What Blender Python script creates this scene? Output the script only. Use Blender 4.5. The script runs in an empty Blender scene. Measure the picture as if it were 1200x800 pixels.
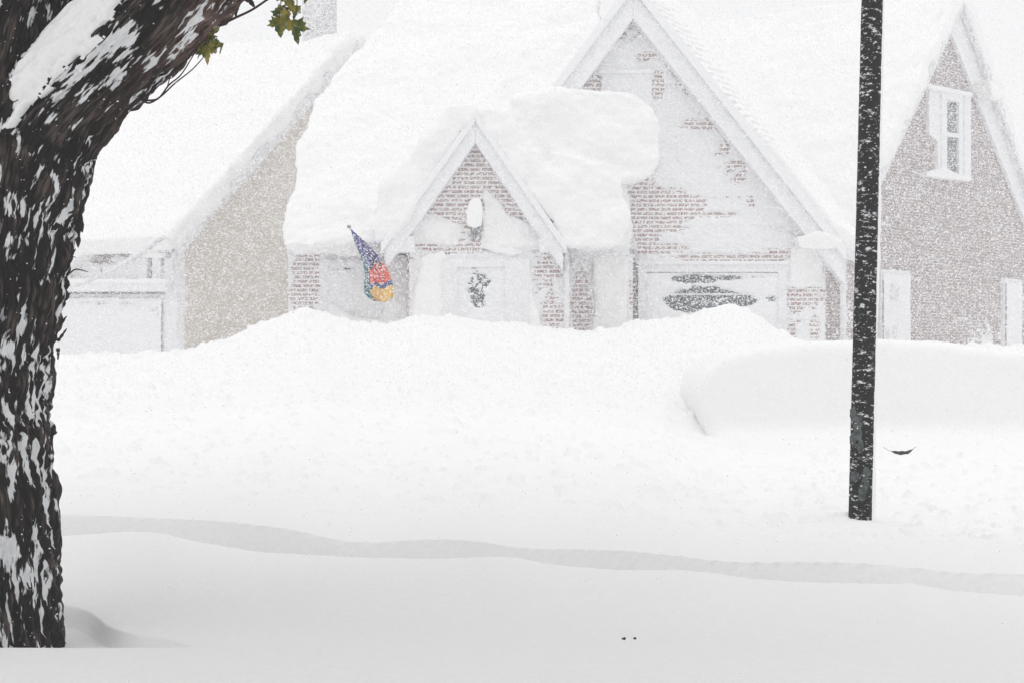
import bpy, bmesh, math, random
import numpy as np
from mathutils import Vector, Matrix
random.seed(7); rng = np.random.default_rng(7)
C = bpy.context.scene.collection
CAMZ = 1.5; F = 2000.0

# ------------------------------------------------------------------ helpers
def tag(o, label=None, cat=None, group=None, kind=None):
    if label: o['label'] = label
    if cat: o['category'] = cat
    if group: o['group'] = group
    if kind: o['kind'] = kind
    return o

def empty(name, loc, label=None, cat=None, group=None):
    o = bpy.data.objects.new(name, None); C.objects.link(o); o.location = loc
    o.empty_display_size = .2
    return tag(o, label, cat, group)

def link(name, me, mat, parent=None, smooth=False):
    """vertices come in world coordinates; they are stored relative to the parent"""
    o = bpy.data.objects.new(name, me); C.objects.link(o)
    if mat: me.materials.append(mat)
    if parent:
        org = Vector((0, 0, 0)); p = parent
        while p: org += p.location; p = p.parent
        me.transform(Matrix.Translation(-org)); o.parent = parent
    if smooth: me.polygons.foreach_set('use_smooth', [True] * len(me.polygons))
    me.update()
    return o

def mesh_np(V, Fq, uv=None, attrs=None):
    """V (n,3), Fq (m,k) numpy, uv per vertex"""
    me = bpy.data.meshes.new('m'); V = np.asarray(V, dtype=np.float32); Fq = np.asarray(Fq, dtype=np.int32)
    k = Fq.shape[1]
    me.vertices.add(len(V)); me.vertices.foreach_set('co', V.ravel())
    me.loops.add(Fq.size); me.loops.foreach_set('vertex_index', Fq.ravel())
    me.polygons.add(len(Fq)); me.polygons.foreach_set('loop_start', np.arange(len(Fq), dtype=np.int32) * k)
    me.polygons.foreach_set('loop_total', np.full(len(Fq), k, dtype=np.int32))
    me.update(calc_edges=True)
    if uv is not None:
        l = me.uv_layers.new(name='UVMap'); l.data.foreach_set('uv', np.asarray(uv, dtype=np.float32)[Fq.ravel()].ravel())
    for n, a in (attrs or {}).items():
        t = me.attributes.new(n, 'FLOAT', 'POINT'); t.data.foreach_set('value', np.asarray(a, dtype=np.float32))
    return me

def grid_faces(nr, nc):
    i = np.arange(nr * nc).reshape(nr, nc)
    return np.stack([i[:-1, :-1].ravel(), i[:-1, 1:].ravel(), i[1:, 1:].ravel(), i[1:, :-1].ravel()], 1)

def smoothstep(a, b, x):
    t = np.clip((x - a) / (b - a), 0, 1); return t * t * (3 - 2 * t)

def _h(ix, iy, iz, s):
    n = (ix.astype(np.int64) * 374761393 + iy.astype(np.int64) * 668265263 + iz.astype(np.int64) * 2147483647 + s * 974634777) & 0xFFFFFFFF
    n = ((n ^ (n >> 13)) * 1274126177) & 0xFFFFFFFF
    n = n ^ (n >> 16)
    return (n & 0xFFFFFF) / float(0xFFFFFF) * 2 - 1
def noise(x, y, z=None, s=0):
    x = np.asarray(x, float); y = np.asarray(y, float)
    if z is None:
        fx, fy = np.floor(x), np.floor(y); u, v = x - fx, y - fy
        u = u * u * u * (u * (u * 6 - 15) + 10); v = v * v * v * (v * (v * 6 - 15) + 10)
        o = np.zeros_like(fx)
        a = _h(fx, fy, o, s); b = _h(fx + 1, fy, o, s); c = _h(fx, fy + 1, o, s); d = _h(fx + 1, fy + 1, o, s)
        return (a * (1 - u) + b * u) * (1 - v) + (c * (1 - u) + d * u) * v
    fx, fy, fz = np.floor(x), np.floor(y), np.floor(z); u, v, w = x - fx, y - fy, z - fz
    u, v, w = [t * t * (3 - 2 * t) for t in (u, v, w)]
    r = 0
    for dx in (0, 1):
        for dy in (0, 1):
            for dz in (0, 1):
                r = r + _h(fx + dx, fy + dy, fz + dz, s) * (u if dx else 1 - u) * (v if dy else 1 - v) * (w if dz else 1 - w)
    return r
def fbm(x, y, z=None, o=4, s=0):
    r = 0; a = .5; f = 1
    for k in range(o):
        r = r + a * noise(x * f + 17.3 * k, y * f - 9.1 * k, None if z is None else z * f, s + k); a *= .5; f *= 2.03
    return r

def interp(pts, x):
    a = np.array(pts, float); return np.interp(x, a[:, 0], a[:, 1])
def sinterp(pts, x, w):
    return sum(interp(pts, x + d * w) for d in (-1, -.5, 0, .5, 1)) / 5

class Plane:
    """a vertical wall plane through (x0,y0) running along d; n looks outwards"""
    def __init__(s, x0, y0, ang=0):
        a = math.radians(ang); s.p = Vector((x0, y0, 0)); s.d = Vector((math.cos(a), math.sin(a), 0)); s.n = Vector((math.sin(a), -math.cos(a), 0))
    def sz(s, px, py, off=0):
        p = s.p + s.n * off; r = Vector(((px - 600) / F, 1, (400 - py) / F))
        t = p.dot(s.n) / r.dot(s.n); q = r * t
        return (q - p).dot(s.d), CAMZ + q.z
    def at(s, S, z, off=0):
        q = s.p + s.d * S + s.n * off; return Vector((q.x, q.y, z))
    def pt(s, px, py, off=0):
        return s.at(*s.sz(px, py, off), off)

def prism_pts(A, B):
    n = len(A); bm = bmesh.new()
    a = [bm.verts.new(p) for p in A]; b = [bm.verts.new(p) for p in B]
    bm.faces.new(a); bm.faces.new(b[::-1])
    for i in range(n): bm.faces.new((a[i], b[i], b[(i + 1) % n], a[(i + 1) % n]))
    bmesh.ops.recalc_face_normals(bm, faces=bm.faces)
    return bm

def bm_join(bms):
    out = bmesh.new()
    for b in bms:
        me = bpy.data.meshes.new('t'); b.to_mesh(me); b.free(); out.from_mesh(me); bpy.data.meshes.remove(me)
    return out

def bm_obj(name, bm, mat, parent=None, smooth=False, bevel=0, uvplane=None):
    if bevel:
        bmesh.ops.bevel(bm, geom=[e for e in bm.edges if len(e.link_faces) == 2], offset=bevel, segments=2, affect='EDGES', profile=.6)
    if uvplane:
        l = bm.loops.layers.uv.new('UVMap')
        for f in bm.faces:
            n = f.normal
            for lp in f.loops:
                q = lp.vert.co - uvplane.p
                u = q.dot(uvplane.d) + (q.dot(uvplane.n) if abs(n.dot(uvplane.d)) > .7 else 0)
                lp[l].uv = (u, q.z)
    me = bpy.data.meshes.new(name); bm.to_mesh(me); bm.free()
    return link(name, me, mat, parent, smooth)

def slab(pl, poly, o0, o1):
    """polygon given as photo pixels on plane pl, between the offsets o0 (front) and o1 (back): same S,z on both"""
    sz = [pl.sz(x, y, o0) for x, y in poly]
    return prism_pts([pl.at(s, z, o0) for s, z in sz], [pl.at(s, z, o1) for s, z in sz])
def rect(x0, y0, x1, y1): return [(x0, y0), (x1, y0), (x1, y1), (x0, y1)]
def hull(pts):
    bm = bmesh.new()
    for p in pts: bm.verts.new(p)
    r = bmesh.ops.convex_hull(bm, input=bm.verts)
    junk = [v for v in bm.verts if not v.link_faces]
    bmesh.ops.delete(bm, geom=junk, context='VERTS')
    bmesh.ops.recalc_face_normals(bm, faces=bm.faces)
    return bm

def snowmass(name, bms, parent, voxel=.05, smooth=8, amp=.03, freq=1.6, fine=.006, seed=3, mat=None):
    bm = bm_join(bms); me = bpy.data.meshes.new(name); bm.to_mesh(me); bm.free()
    o = bpy.data.objects.new(name, me); C.objects.link(o)
    m = o.modifiers.new('r', 'REMESH'); m.mode = 'VOXEL'; m.voxel_size = voxel
    m = o.modifiers.new('s', 'SMOOTH'); m.iterations = smooth; m.factor = .5
    dg = bpy.context.evaluated_depsgraph_get()
    e = bpy.data.meshes.new_from_object(o.evaluated_get(dg))
    bpy.data.objects.remove(o)
    n = len(e.vertices); V = np.empty(n * 3, np.float32); N = np.empty(n * 3, np.float32)
    e.vertices.foreach_get('co', V); e.vertices.foreach_get('normal', N); V = V.reshape(-1, 3).astype(float); N = N.reshape(-1, 3)
    d = amp * fbm(V[:, 0] * freq, V[:, 1] * freq, V[:, 2] * freq, 3, seed) * 2 + fine * fbm(V[:, 0] * 9, V[:, 1] * 9, V[:, 2] * 14, 2, seed + 9) * 2
    V = V + N * d[:, None]
    e.vertices.foreach_set('co', V.astype(np.float32).ravel()); e.materials.clear()
    return link(name, e, mat or M['snow'], parent, True)

def tube_bm(bm, pts, rad, seg=8):
    rings = []
    pts = [Vector(p) for p in pts]
    for i, p in enumerate(pts):
        t = (pts[min(i + 1, len(pts) - 1)] - pts[max(i - 1, 0)]).normalized()
        u = t.cross(Vector((0, 1, 0)) if abs(t.y) < .9 else Vector((1, 0, 0))).normalized(); v = t.cross(u)
        r = rad[i] if hasattr(rad, '__len__') else rad
        rings.append([bm.verts.new(p + (u * math.cos(k / seg * math.tau) + v * math.sin(k / seg * math.tau)) * r) for k in range(seg)])
    for a, b in zip(rings, rings[1:]):
        for k in range(seg): bm.faces.new((a[k], a[(k + 1) % seg], b[(k + 1) % seg], b[k]))
    bm.faces.new(rings[0][::-1]); bm.faces.new(rings[-1])
    return bm

# ------------------------------------------------------------------ materials
M = {}
def newmat(name):
    m = bpy.data.materials.new(name); m.use_nodes = True; nt = m.node_tree
    b = nt.nodes['Principled BSDF']; b.inputs['Roughness'].default_value = .85; b.inputs['Specular IOR Level'].default_value = .2
    return m, nt, b
def nd(nt, t, **kw):
    n = nt.nodes.new(t)
    for k, v in kw.items():
        if hasattr(n, k) and k not in ('Scale',): setattr(n, k, v)
        else: n.inputs[k].default_value = v
    return n
def lk(nt, a, b): nt.links.new(a, b)
def noise_node(nt, scale, detail=4, coord='Object', stretch=(1, 1, 1), rot=(0, 0, 0)):
    tc = nt.nodes.new('ShaderNodeTexCoord'); mp = nt.nodes.new('ShaderNodeMapping'); mp.inputs['Scale'].default_value = stretch
    mp.inputs['Rotation'].default_value = rot
    n = nt.nodes.new('ShaderNodeTexNoise'); n.inputs['Scale'].default_value = scale; n.inputs['Detail'].default_value = detail
    lk(nt, tc.outputs[coord], mp.inputs[0]); lk(nt, mp.outputs[0], n.inputs['Vector'])
    return n
def ramp(nt, src, p0, c0, p1, c1):
    r = nt.nodes.new('ShaderNodeValToRGB'); e = r.color_ramp.elements
    e[0].position = p0; e[0].color = (*c0, 1); e[1].position = p1; e[1].color = (*c1, 1)
    lk(nt, src, r.inputs[0]); return r
def mixc(nt, fac, a, b):
    m = nt.nodes.new('ShaderNodeMix'); m.data_type = 'RGBA'
    for s, v in ((0, fac), (6, a), (7, b)):
        if isinstance(v, (tuple, list)): m.inputs[s].default_value = (*v, 1)
        elif isinstance(v, (int, float)): m.inputs[s].default_value = v
        else: lk(nt, v, m.inputs[s])
    return m.outputs[2]
def bump(nt, b, h, strength, dist):
    n = nt.nodes.new('ShaderNodeBump'); n.inputs['Strength'].default_value = strength; n.inputs['Distance'].default_value = dist
    lk(nt, h, n.inputs['Height']); lk(nt, n.outputs[0], b.inputs['Normal']); return n
SN = (.915, .915, .918)
def snow_mat(name, s1=9, d1=.03, s2=60, col=SN):
    m, nt, b = newmat(name)
    n1 = noise_node(nt, s1, 5); n2 = noise_node(nt, s2, 3)
    r = ramp(nt, n2.outputs[0], .3, tuple(c * .96 for c in col), .6, col); lk(nt, r.outputs[0], b.inputs['Base Color'])
    ad = nd(nt, 'ShaderNodeMath', operation='MULTIPLY_ADD'); lk(nt, n2.outputs[0], ad.inputs[0]); ad.inputs[1].default_value = .15; lk(nt, n1.outputs[0], ad.inputs[2])
    bump(nt, b, ad.outputs[0], .5, d1)
    b.inputs['Specular IOR Level'].default_value = .1
    return m
M['snow'] = snow_mat('snow')
M['ground'] = snow_mat('ground_snow', 7, .02, 45)
M['plaster'] = snow_mat('wall_snow', 25, .012, 90, (.86, .865, .88))

def brick_mat(name, c1, c2, mortar, speck=.45, mort=.012, sf=.12):
    m, nt, b = newmat(name)
    tc = nt.nodes.new('ShaderNodeTexCoord')
    br = nt.nodes.new('ShaderNodeTexBrick'); lk(nt, tc.outputs['UV'], br.inputs['Vector'])
    br.inputs['Scale'].default_value = 1; br.inputs['Brick Width'].default_value = .21; br.inputs['Row Height'].default_value = .076
    br.inputs['Mortar Size'].default_value = mort; br.inputs['Color1'].default_value = (*c1, 1); br.inputs['Color2'].default_value = (*c2, 1); br.inputs['Mortar'].default_value = (*mortar, 1)
    br.inputs['Mortar Smooth'].default_value = .3
    n = noise_node(nt, 38, 5, 'UV', (1, 1.8, 1)); r = ramp(nt, n.outputs[0], 1 - speck - sf, (0, 0, 0), 1 - speck + sf, (1, 1, 1))
    n3 = noise_node(nt, 5, 3, 'UV'); v = mixc(nt, .25, br.outputs[0], n3.outputs[1])
    col = mixc(nt, r.outputs[0], br.outputs[0], (.84, .84, .86))
    lk(nt, col, b.inputs['Base Color']); bump(nt, b, br.outputs[1], -.6, .012)
    return m
M['brick'] = brick_mat('brick_wall', (.26, .12, .10), (.37, .22, .19), (.82, .82, .84), .45, .015)
M['brick_far'] = brick_mat('far_brick_wall', (.21, .145, .142), (.30, .22, .215), (.44, .40, .40), .36, sf=.2)
def plain(name, col, rough=.7, nsc=12, var=.12, bmp=.2, spec=.3):
    m, nt, b = newmat(name); n = noise_node(nt, nsc, 5)
    r = ramp(nt, n.outputs[0], .3, tuple(c * (1 - var) for c in col), .7, tuple(min(1, c * (1 + var)) for c in col))
    lk(nt, r.outputs[0], b.inputs['Base Color']); b.inputs['Roughness'].default_value = rough; bump(nt, b, n.outputs[0], bmp, .01)
    b.inputs['Specular IOR Level'].default_value = spec
    return m
def frosted(name, col, speck, scale=45, snow=(.85, .855, .87), soft=.07, stretch=(1, 1, 1), big=0):
    m, nt, b = newmat(name); n = noise_node(nt, scale, 4, stretch=stretch)
    src = n.outputs[0]
    if big:
        n2 = noise_node(nt, 1.5, 4); mm = nd(nt, 'ShaderNodeMath', operation='MULTIPLY_ADD'); lk(nt, n2.outputs[0], mm.inputs[0]); mm.inputs[1].default_value = big; lk(nt, src, mm.inputs[2])
        sb = nd(nt, 'ShaderNodeMath', operation='SUBTRACT'); lk(nt, mm.outputs[0], sb.inputs[0]); sb.inputs[1].default_value = big * .5; src = sb.outputs[0]
    r = ramp(nt, src, 1 - speck - soft, (0, 0, 0), 1 - speck + soft, (1, 1, 1))
    lk(nt, mixc(nt, r.outputs[0], col, snow), b.inputs['Base Color']); bump(nt, b, src, .4, .01)
    return m
M['trim'] = frosted('white_trim', (.76, .765, .79), .5, 8, soft=.2)
M['trim_grey'] = frosted('grey_frosted_trim', (.60, .60, .625), .5, 8, soft=.2)
M['stucco'] = frosted('tan_stucco', (.55, .485, .385), .40, 60, soft=.25, big=.1)
M['glass'] = frosted('dark_window_glass', (.12, .14, .15), .38, 30)
M['soffit'] = plain('soffit_paint', (.74, .74, .76))
M['black'] = plain('black_rubber', (.015, .015, .017), .8)
M['twig'] = plain('twig_bark', (.035, .018, .014), .7, 60)
M['metal'] = plain('weathered_metal', (.25, .25, .27), .5)

# ------------------------------------------------------------------ ground
def ground():
    pxs = np.concatenate([np.linspace(-4500, -150, 90)[:-1], np.linspace(-150, 1350, 640), np.linspace(1350, 5700, 90)[1:]])
    Ys = np.concatenate([np.arange(.6, 5, .15), np.arange(5, 12.8, .022), np.arange(12.8, 30, .05), np.array([30, 32, 35, 40, 50, 70, 110, 200, 420.])])
    PX, Y = np.meshgrid(pxs, Ys); PC = np.clip(PX, -300, 1500)
    X = (PX - 600) / F * Y
    near = interp([(0, .3), (5, .3), (6.5, .275), (7.05, .235), (7.4, .19), (8.2, .13), (9, .14), (9.8, .165), (13, .165)], Y)
    crest_y = sinterp([(-300, 620), (80, 627), (150, 622), (185, 623), (230, 634), (300, 646), (420, 653), (520, 655), (585, 652), (612, 655), (640, 661), (720, 668), (800, 668), (838, 671), (870, 677), (960, 683), (1040, 685), (1066, 683), (1110, 691), (1200, 698), (1500, 710)], PC, 9)
    top_y = sinterp([(-300, 598), (80, 602), (170, 606), (260, 610), (340, 619), (400, 634), (430, 636), (500, 631), (560, 633), (610, 643), (660, 643), (740, 645), (800, 651), (850, 657), (900, 657), (990, 657), (1060, 662), (1120, 670), (1200, 671), (1500, 680)], PC, 22)
    Yc = np.interp(PC, [0, 1200], [11.0, 9.8]); Yt = Yc + .62 + .12 * noise(PC / 160, PC * 0 + 3.3)
    zc = CAMZ - (crest_y - 400) / F * Yc; zt = CAMZ - (top_y - 400) / F * Yt
    # near field, rising to the crest
    a = smoothstep(8.6, 1, (Yc - Y) * 0 + 0) * 0
    w = smoothstep(0, 1, (Y - (Yc - 2.2)) / 2.2)
    zn = near * (1 - w) + (zc) * w
    # hollow by the tree
    ht = sinterp([(-300, 8.8), (60, 8.8), (100, 8.65), (125, 8.15), (145, 7.85), (175, 7.65), (205, 7.5), (235, 7.12)], PC, 10)
    hol = smoothstep(7.12, 7.3, Y) * (1 - smoothstep(ht - .09, ht + .07, Y)) * (1 - smoothstep(185, 235, PC))
    zn = zn - .085 * hol
    # trough behind the crest
    q = (Y - Yc) / (Yt - Yc)
    floor_ = np.minimum(zc, zt) - .42 - .05 * noise(X * 1.1, Y * 0 + 8)
    tr = np.where(q < .5, zc + (floor_ - zc) * smoothstep(0, .35, q), floor_ + (zt - floor_) * (1 - (1 - np.clip((q - .86) / .14, 0, 1)) ** 1.35))
    # bank
    by = sinterp([(-300, 400), (80, 417), (150, 417), (215, 411), (262, 397), (300, 381), (335, 366), (360, 363), (385, 367), (410, 374), (455, 377), (490, 369), (530, 372), (600, 380), (650, 386), (700, 388), (745, 379), (800, 371), (835, 361), (857, 355), (880, 364), (915, 388), (960, 410), (1000, 414), (1040, 404), (1100, 402), (1200, 407), (1500, 410)], PC, 8)
    Yb = 27.3; zb = CAMZ - (by - 400) / F * Yb
    s = np.clip((Y - Yt) / (Yb - Yt), 0, 1)
    ex = np.interp(PC, [300, 650, 780, 880], [1.7, 1.8, 2.3, 3.8])
    mid = interp([(-300, .1), (1500, .02)], PC)
    zbk = zt + (zb - zt) * (s ** ex) * (1 + .15 * (1 - s))
    zbk = zbk - .15 * np.exp(-((Y - 15) / 2.6) ** 2) * smoothstep(720, 900, PC)
    behind = np.clip((Y - Yb), 0, 3)
    zbk = zbk - .12 * smoothstep(0, 3, behind) * 1
    far = smoothstep(31, 60, Y); zbk = zbk * (1 - far) + (.6) * far
    z = np.where(Y < Yc, zn, np.where(Y < Yt, tr, zbk))
    lump = smoothstep(0, 3.5, Y - Yt) * (1 - smoothstep(30, 34, Y))
    z = z + lump * (.06 * fbm(X * .8, Y * .5, o=2, s=5) + .055 * fbm(X * 2.2, Y * 1.5, o=3, s=11) + .022 * fbm(X * 7, Y * 5, o=3, s=21))
    # small clods blown onto the bank
    cl = noise(X * 5, Y * 3.2, s=31); z = z + lump * (.05 * smoothstep(.62, .9, cl) + .03 * smoothstep(.6, .9, noise(X * 13, Y * 8, s=33)))
    for (cx, cy, r, d) in ((597, 497, .22, .09), (640, 505, .3, .07), (760, 470, .35, .06), (520, 470, .3, .05), (330, 470, .3, .06)):
        Yd = 18.6 - (cy - 490) * .05; xd = (cx - 600) / F * Yd
        z = z - 1.7 * d * np.exp(-(((X - xd) / (r * 1.3)) ** 2 + ((Y - Yd) / (r * 1.6)) ** 2))
    z = z + (1 - lump) * (.012 * fbm(X * .9, Y * .8, o=2, s=41) + .003 * fbm(X * 3 + Y, Y * 7, o=3, s=43)) * (Y < Yc)
    # wind scoop round the pole foot
    z = z - .0 * X
    V = np.stack([X, Y, z], -1).reshape(-1, 3); Fq = grid_faces(*X.shape)
    # wide skirt so the land also lies beside and behind the camera
    k = len(V); S = 450.; sk = np.array([[-S, -S, -.62], [S, -S, -.62], [S, S, -.62], [-S, S, -.62]])
    V = np.vstack([V, sk]); Fq = np.vstack([Fq, [[k, k + 1, k + 2, k + 3]]])
    o = link('ground', mesh_np(V, Fq), M['ground'], None, True)
    tag(o, kind='structure')
ground()

# ------------------------------------------------------------------ plastered snow on walls
def plaster(name, pl, poly, blobs, parent, step=.016, thick=.035, base=.55, off=0, amp=1.0, seed=0, streak=(2.4, 5.5), smooth_edge=.0):
    """a thin crust of blown snow, a real relief sheet over the wall; where the crust is worn off the brick shows. blobs: bare spots (px,py,rx,ry,strength)"""
    sz = np.array([pl.sz(x, y, off) for x, y in poly]); s0, z0 = sz.min(0); s1, z1 = sz.max(0)
    S = np.arange(s0, s1 + step, step); Z = np.arange(z0, z1 + step, step); SS, ZZ = np.meshgrid(S, Z)
    # photo position of each point, only used to know where on the wall the bare spots are
    P = np.stack([pl.p.x + pl.d.x * SS + pl.n.x * off, pl.p.y + pl.d.y * SS + pl.n.y * off], -1)
    px = 600 + F * P[..., 0] / P[..., 1]; py = 400 - F * (ZZ - CAMZ) / P[..., 1]
    e = np.zeros_like(SS)
    for (cx, cy, rx, ry, st) in blobs:
        d = np.sqrt(((px - cx) / rx) ** 2 + ((py - cy) / ry) ** 2); e = np.maximum(e, st * (1 - smoothstep(.45, 1.35, d)))
    n = fbm(SS * streak[0] + seed * 3.7, ZZ * streak[1], o=5, s=50 + seed) + .45 * fbm(SS * 9, ZZ * 16, o=3, s=70 + seed)
    h = thick * (base - e * 1.15 + (n + .35 * noise(SS * 22, ZZ * 40, s=seed + 90)) * .85 * amp)
    h = np.where(h > 0, thick * .35 + h * .9, h * 2)
    h = np.clip(h + .002 * fbm(SS * 30, ZZ * 30, o=2, s=9), -.012, thick * 1.6)
    inside = np.zeros(SS.shape, bool); j = len(sz) - 1
    for i in range(len(sz)):
        (xa, ya), (xb, yb) = sz[i], sz[j]
        c = ((ya > ZZ) != (yb > ZZ)) & (SS < (xb - xa) * (ZZ - ya) / (yb - ya + 1e-12) + xa); inside ^= c; j = i
    V = np.stack([P[..., 0] + pl.n.x * h, P[..., 1] + pl.n.y * h, ZZ], -1).reshape(-1, 3)
    Fq = grid_faces(*SS.shape); ok = (inside & True).ravel(); hh = h.ravel()
    keep = ok[Fq].all(1) & (hh[Fq].max(1) > -.004); Fq = Fq[keep]
    used, inv = np.unique(Fq, return_inverse=True)
    if not len(used): return
    return link(name, mesh_np(V[used], inv.reshape(-1, 4)), M['plaster'], parent, True)

# ------------------------------------------------------------------ centre house
H = empty('brick_house', (0, 30, .6), 'snow plastered brick cottage with small entry gable and tall garage gable', 'house')
PW = Plane(0, 29.9); PE = Plane(0, 29.3); PG = Plane(0, 30.3)
B = 470
wallw = bm_obj('wall', slab(PW, rect(338, 282, 742, B), 0, -.25), M['brick'], H, uvplane=PW)
ew = bm_obj('wall', slab(PE, [(557, 150), (642, 272), (662, 285), (662, B), (478, B), (478, 285), (470, 280)], 0, -.55), M['brick'], H, uvplane=PE)
gw = bm_obj('wall', slab(PG, [(745, 0), (965, 285), (968, 292), (968, B), (732, B), (732, 300), (655, 290), (655, 112)], 0, -.25), M['brick'], H, uvplane=PG)
# side and back shell
D = Vector((.35, .937, 0))
a = PG.pt(968, 300) + Vector((-.003, .26, 0)); b = PG.pt(968, B) + Vector((-.003, .26, 0))
dd = Vector((0, 6.9, 0))
bm = prism_pts([a, b, b + dd, a + dd], [p - Vector((.25, 0, 0)) for p in (a, b, b + dd, a + dd)])
bm_obj('wall', bm, M['brick'], H, uvplane=PG)
a = PW.pt(338, 284) + Vector((.003, .26, 0)); b = PW.pt(338, B) + Vector((.003, .26, 0)); dd = Vector((0, 7.2, 0))
bm_obj('wall', prism_pts([a, b, b + dd, a + dd], [p + Vector((.25, 0, 0)) for p in (a, b, b + dd, a + dd)]), M['brick'], H, uvplane=PW)
a = PW.at(-3.9, .5, -7.6); b = PW.at(5.5, .5, -7.6); c = PW.at(5.5, 3.5, -7.6); d = PW.at(-3.9, 3.5, -7.6)
bm_obj('wall', prism_pts([a, b, c, d], [p + Vector((0, .25, 0)) for p in (a, b, c, d)]), M['brick'], H, uvplane=PW)

# crust of snow on the walls
plaster('snow_crust', PW, rect(338, 286, 742, 430), [(360, 325, 17, 48, 1.05), (352, 345, 14, 26, .9), (466, 300, 12, 10, .5), (680, 352, 13, 36, 1.25), (740, 340, 3, 30, .6)], H, seed=1)
plaster('snow_crust', PE, [(557, 152), (642, 272), (661, 286), (661, 430), (479, 430), (479, 286), (472, 280)],
        [(557, 182, 12, 26, 1.25), (556, 207, 28, 22, 1.25), (545, 232, 46, 24, 1.25), (530, 256, 46, 24, 1.2), (512, 276, 40, 18, 1.15), (575, 284, 26, 8, .9), (592, 222, 16, 17, .95), (600, 248, 26, 14, .72), (570, 290, 40, 10, .75),
         (637, 330, 17, 40, .78), (648, 365, 16, 24, 1.0), (655, 310, 6, 22, .7), (625, 378, 18, 8, .7), (520, 295, 22, 8, .5)], H, seed=2)
plaster('snow_crust', PG, [(744, 2), (964, 287), (967, 293), (967, 430), (733, 430), (733, 300), (656, 290), (656, 114)],
        [(733, 12, 10, 14, 1.0), (727, 32, 7, 15, 1.0), (720, 22, 10, 6, .8), (756, 66, 15, 7, .95), (692, 97, 20, 12, 1.0), (683, 88, 16, 7, .8), (771, 100, 8, 20, .95), (787, 72, 7, 14, .8), (796, 88, 8, 14, .95), (806, 104, 7, 12, .9),
         (825, 146, 28, 9, .72), (815, 130, 12, 8, .6), (850, 170, 8, 14, .62), (864, 200, 13, 16, .68), (752, 252, 28, 40, 1.2), (782, 245, 48, 26, 1.0), (830, 252, 34, 5, .75), (790, 225, 20, 8, .75), (765, 190, 10, 18, .65), (765, 291, 40, 8, 1.0), (860, 303, 80, 7, 1.0), (920, 298, 25, 8, .75),
         (743, 345, 6, 42, 1.05), (932, 355, 13, 22, .8), (950, 345, 18, 14, .75), (928, 398, 6, 20, 1.0), (955, 385, 8, 26, .75), (880, 238, 5, 8, .7), (712, 210, 10, 4, .8)], H, seed=3)

def rake(name, pl, pa, pb, wpx, o0, o1, parent, mat, bev=.02):
    """sloping board from pa to pb, hanging wpx pixels below that line"""
    poly = [pa, pb, (pb[0], pb[1] + wpx), (pa[0], pa[1] + wpx)]
    return bm_obj(name, slab(pl, poly, o0, o1), mat, parent, bevel=bev)

# entry gable: roof boards and snow
rake('rake_board', PE, (557, 134), (450, 284), 34, .32, .0, H, M['trim'])
rake('rake_board', PE, (557, 134), (660, 284), 34, .318, .0, H, M['trim'])
rake('fascia', PE, (557, 131), (446, 286), 12, .37, .322, H, M['plaster'])
rake('fascia', PE, (557, 131), (664, 286), 12, .368, .32, H, M['plaster'])
bm_obj('cornice_return', slab(PE, rect(452, 277, 486, 296), .30, .0), M['trim'], H, bevel=.02)
bm_obj('cornice_return', slab(PE, rect(632, 277, 662, 296), .30, .0), M['trim'], H, bevel=.02)

# big gable
rake('rake_board', PG, (742, -22), (990, 290), 44, .36, .0, H, M['trim'])
rake('rake_board', PG, (742, -22), (646, 106), 44, .358, .0, H, M['trim'])
rake('fascia', PG, (742, -27), (992, 290), 16, .43, .362, H, M['plaster'])
rake('fascia', PG, (742, -27), (644, 104), 16, .428, .36, H, M['plaster'])

def roof_solid(P, L, T):
    """P: eave-front, ridge-front ; L: depth vector; T thickness vector"""
    A = [P[0], P[1], P[1] + T, P[0] + T]
    return prism_pts(A, [p + L for p in A])
ap = PG.pt(742, -20, .36); er = PG.pt(994, 294, .36); el = PG.pt(644, 104, .36)
L = D * 6.0
def roof_wedge(e, r, Le, Lr):
    T = Vector((0, 0, -.16)); return hull([e, r, e + T, r + T, e + Le, r + Lr, e + Le + T, r + Lr + T])
bm_obj('roof', roof_wedge(er, ap, D * 1.2, L), M['soffit'], H)
bm_obj('roof', roof_wedge(el, ap, L * .6, L * .8), M['soffit'], H)
# right slope: snow with the shingle courses still showing next to the rake
n1 = 330; n2 = 330
u = np.linspace(-.01, 1, n1); v = np.linspace(-.01, 1, n2); U, Vv = np.meshgrid(u, v)   # u depth, v from ridge to eave
rl = (er - ap).length; nrm = D.cross((er - ap).normalized()); nrm = nrm if nrm.z > 0 else -nrm
DL = 6.0 - 4.75 * np.clip(Vv, 0, 1); dist = Vv * rl; dep = U * DL
course = (dist / .16) % 1.0
near = (1 - smoothstep(.15, 1.5, dep + .5 * fbm(dist * 1.2, dep * 1.2, s=81) - .25)) * (1 - smoothstep(2.2, 4.6, dist + .8 * fbm(dep * 2, dist, s=83)))
h = .03 + .05 * smoothstep(0, .3, dep) + near * (-.012 - .075 * (course > .72) * (noise(dep * 7, np.floor(dist / .16) * 3.3, s=5) > -.25)) + (1 - near) * (.09 + .05 * fbm(dep * 1.3, dist * 1.3, o=4, s=85)) + .12 * smoothstep(.9, .98, Vv)
edge = smoothstep(0, .04, U + .01) * smoothstep(0, .03, 1.0 - U) * smoothstep(0, .02, 1.0 - Vv)
h = h * edge - .18 * (1 - edge)
Pt = np.array(ap)[None, None] + (U * DL)[..., None] * np.array(D) + Vv[..., None] * np.array(er - ap) + h[..., None] * np.array(nrm)
link('roof_snow', mesh_np(Pt.reshape(-1, 3), grid_faces(n2, n1)), M['snow'], H, True)
Ps = np.array(ap)[None, None] + (U * DL)[..., None] * np.array(D) + Vv[..., None] * np.array(er - ap) + .006 * np.array(nrm)
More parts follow.
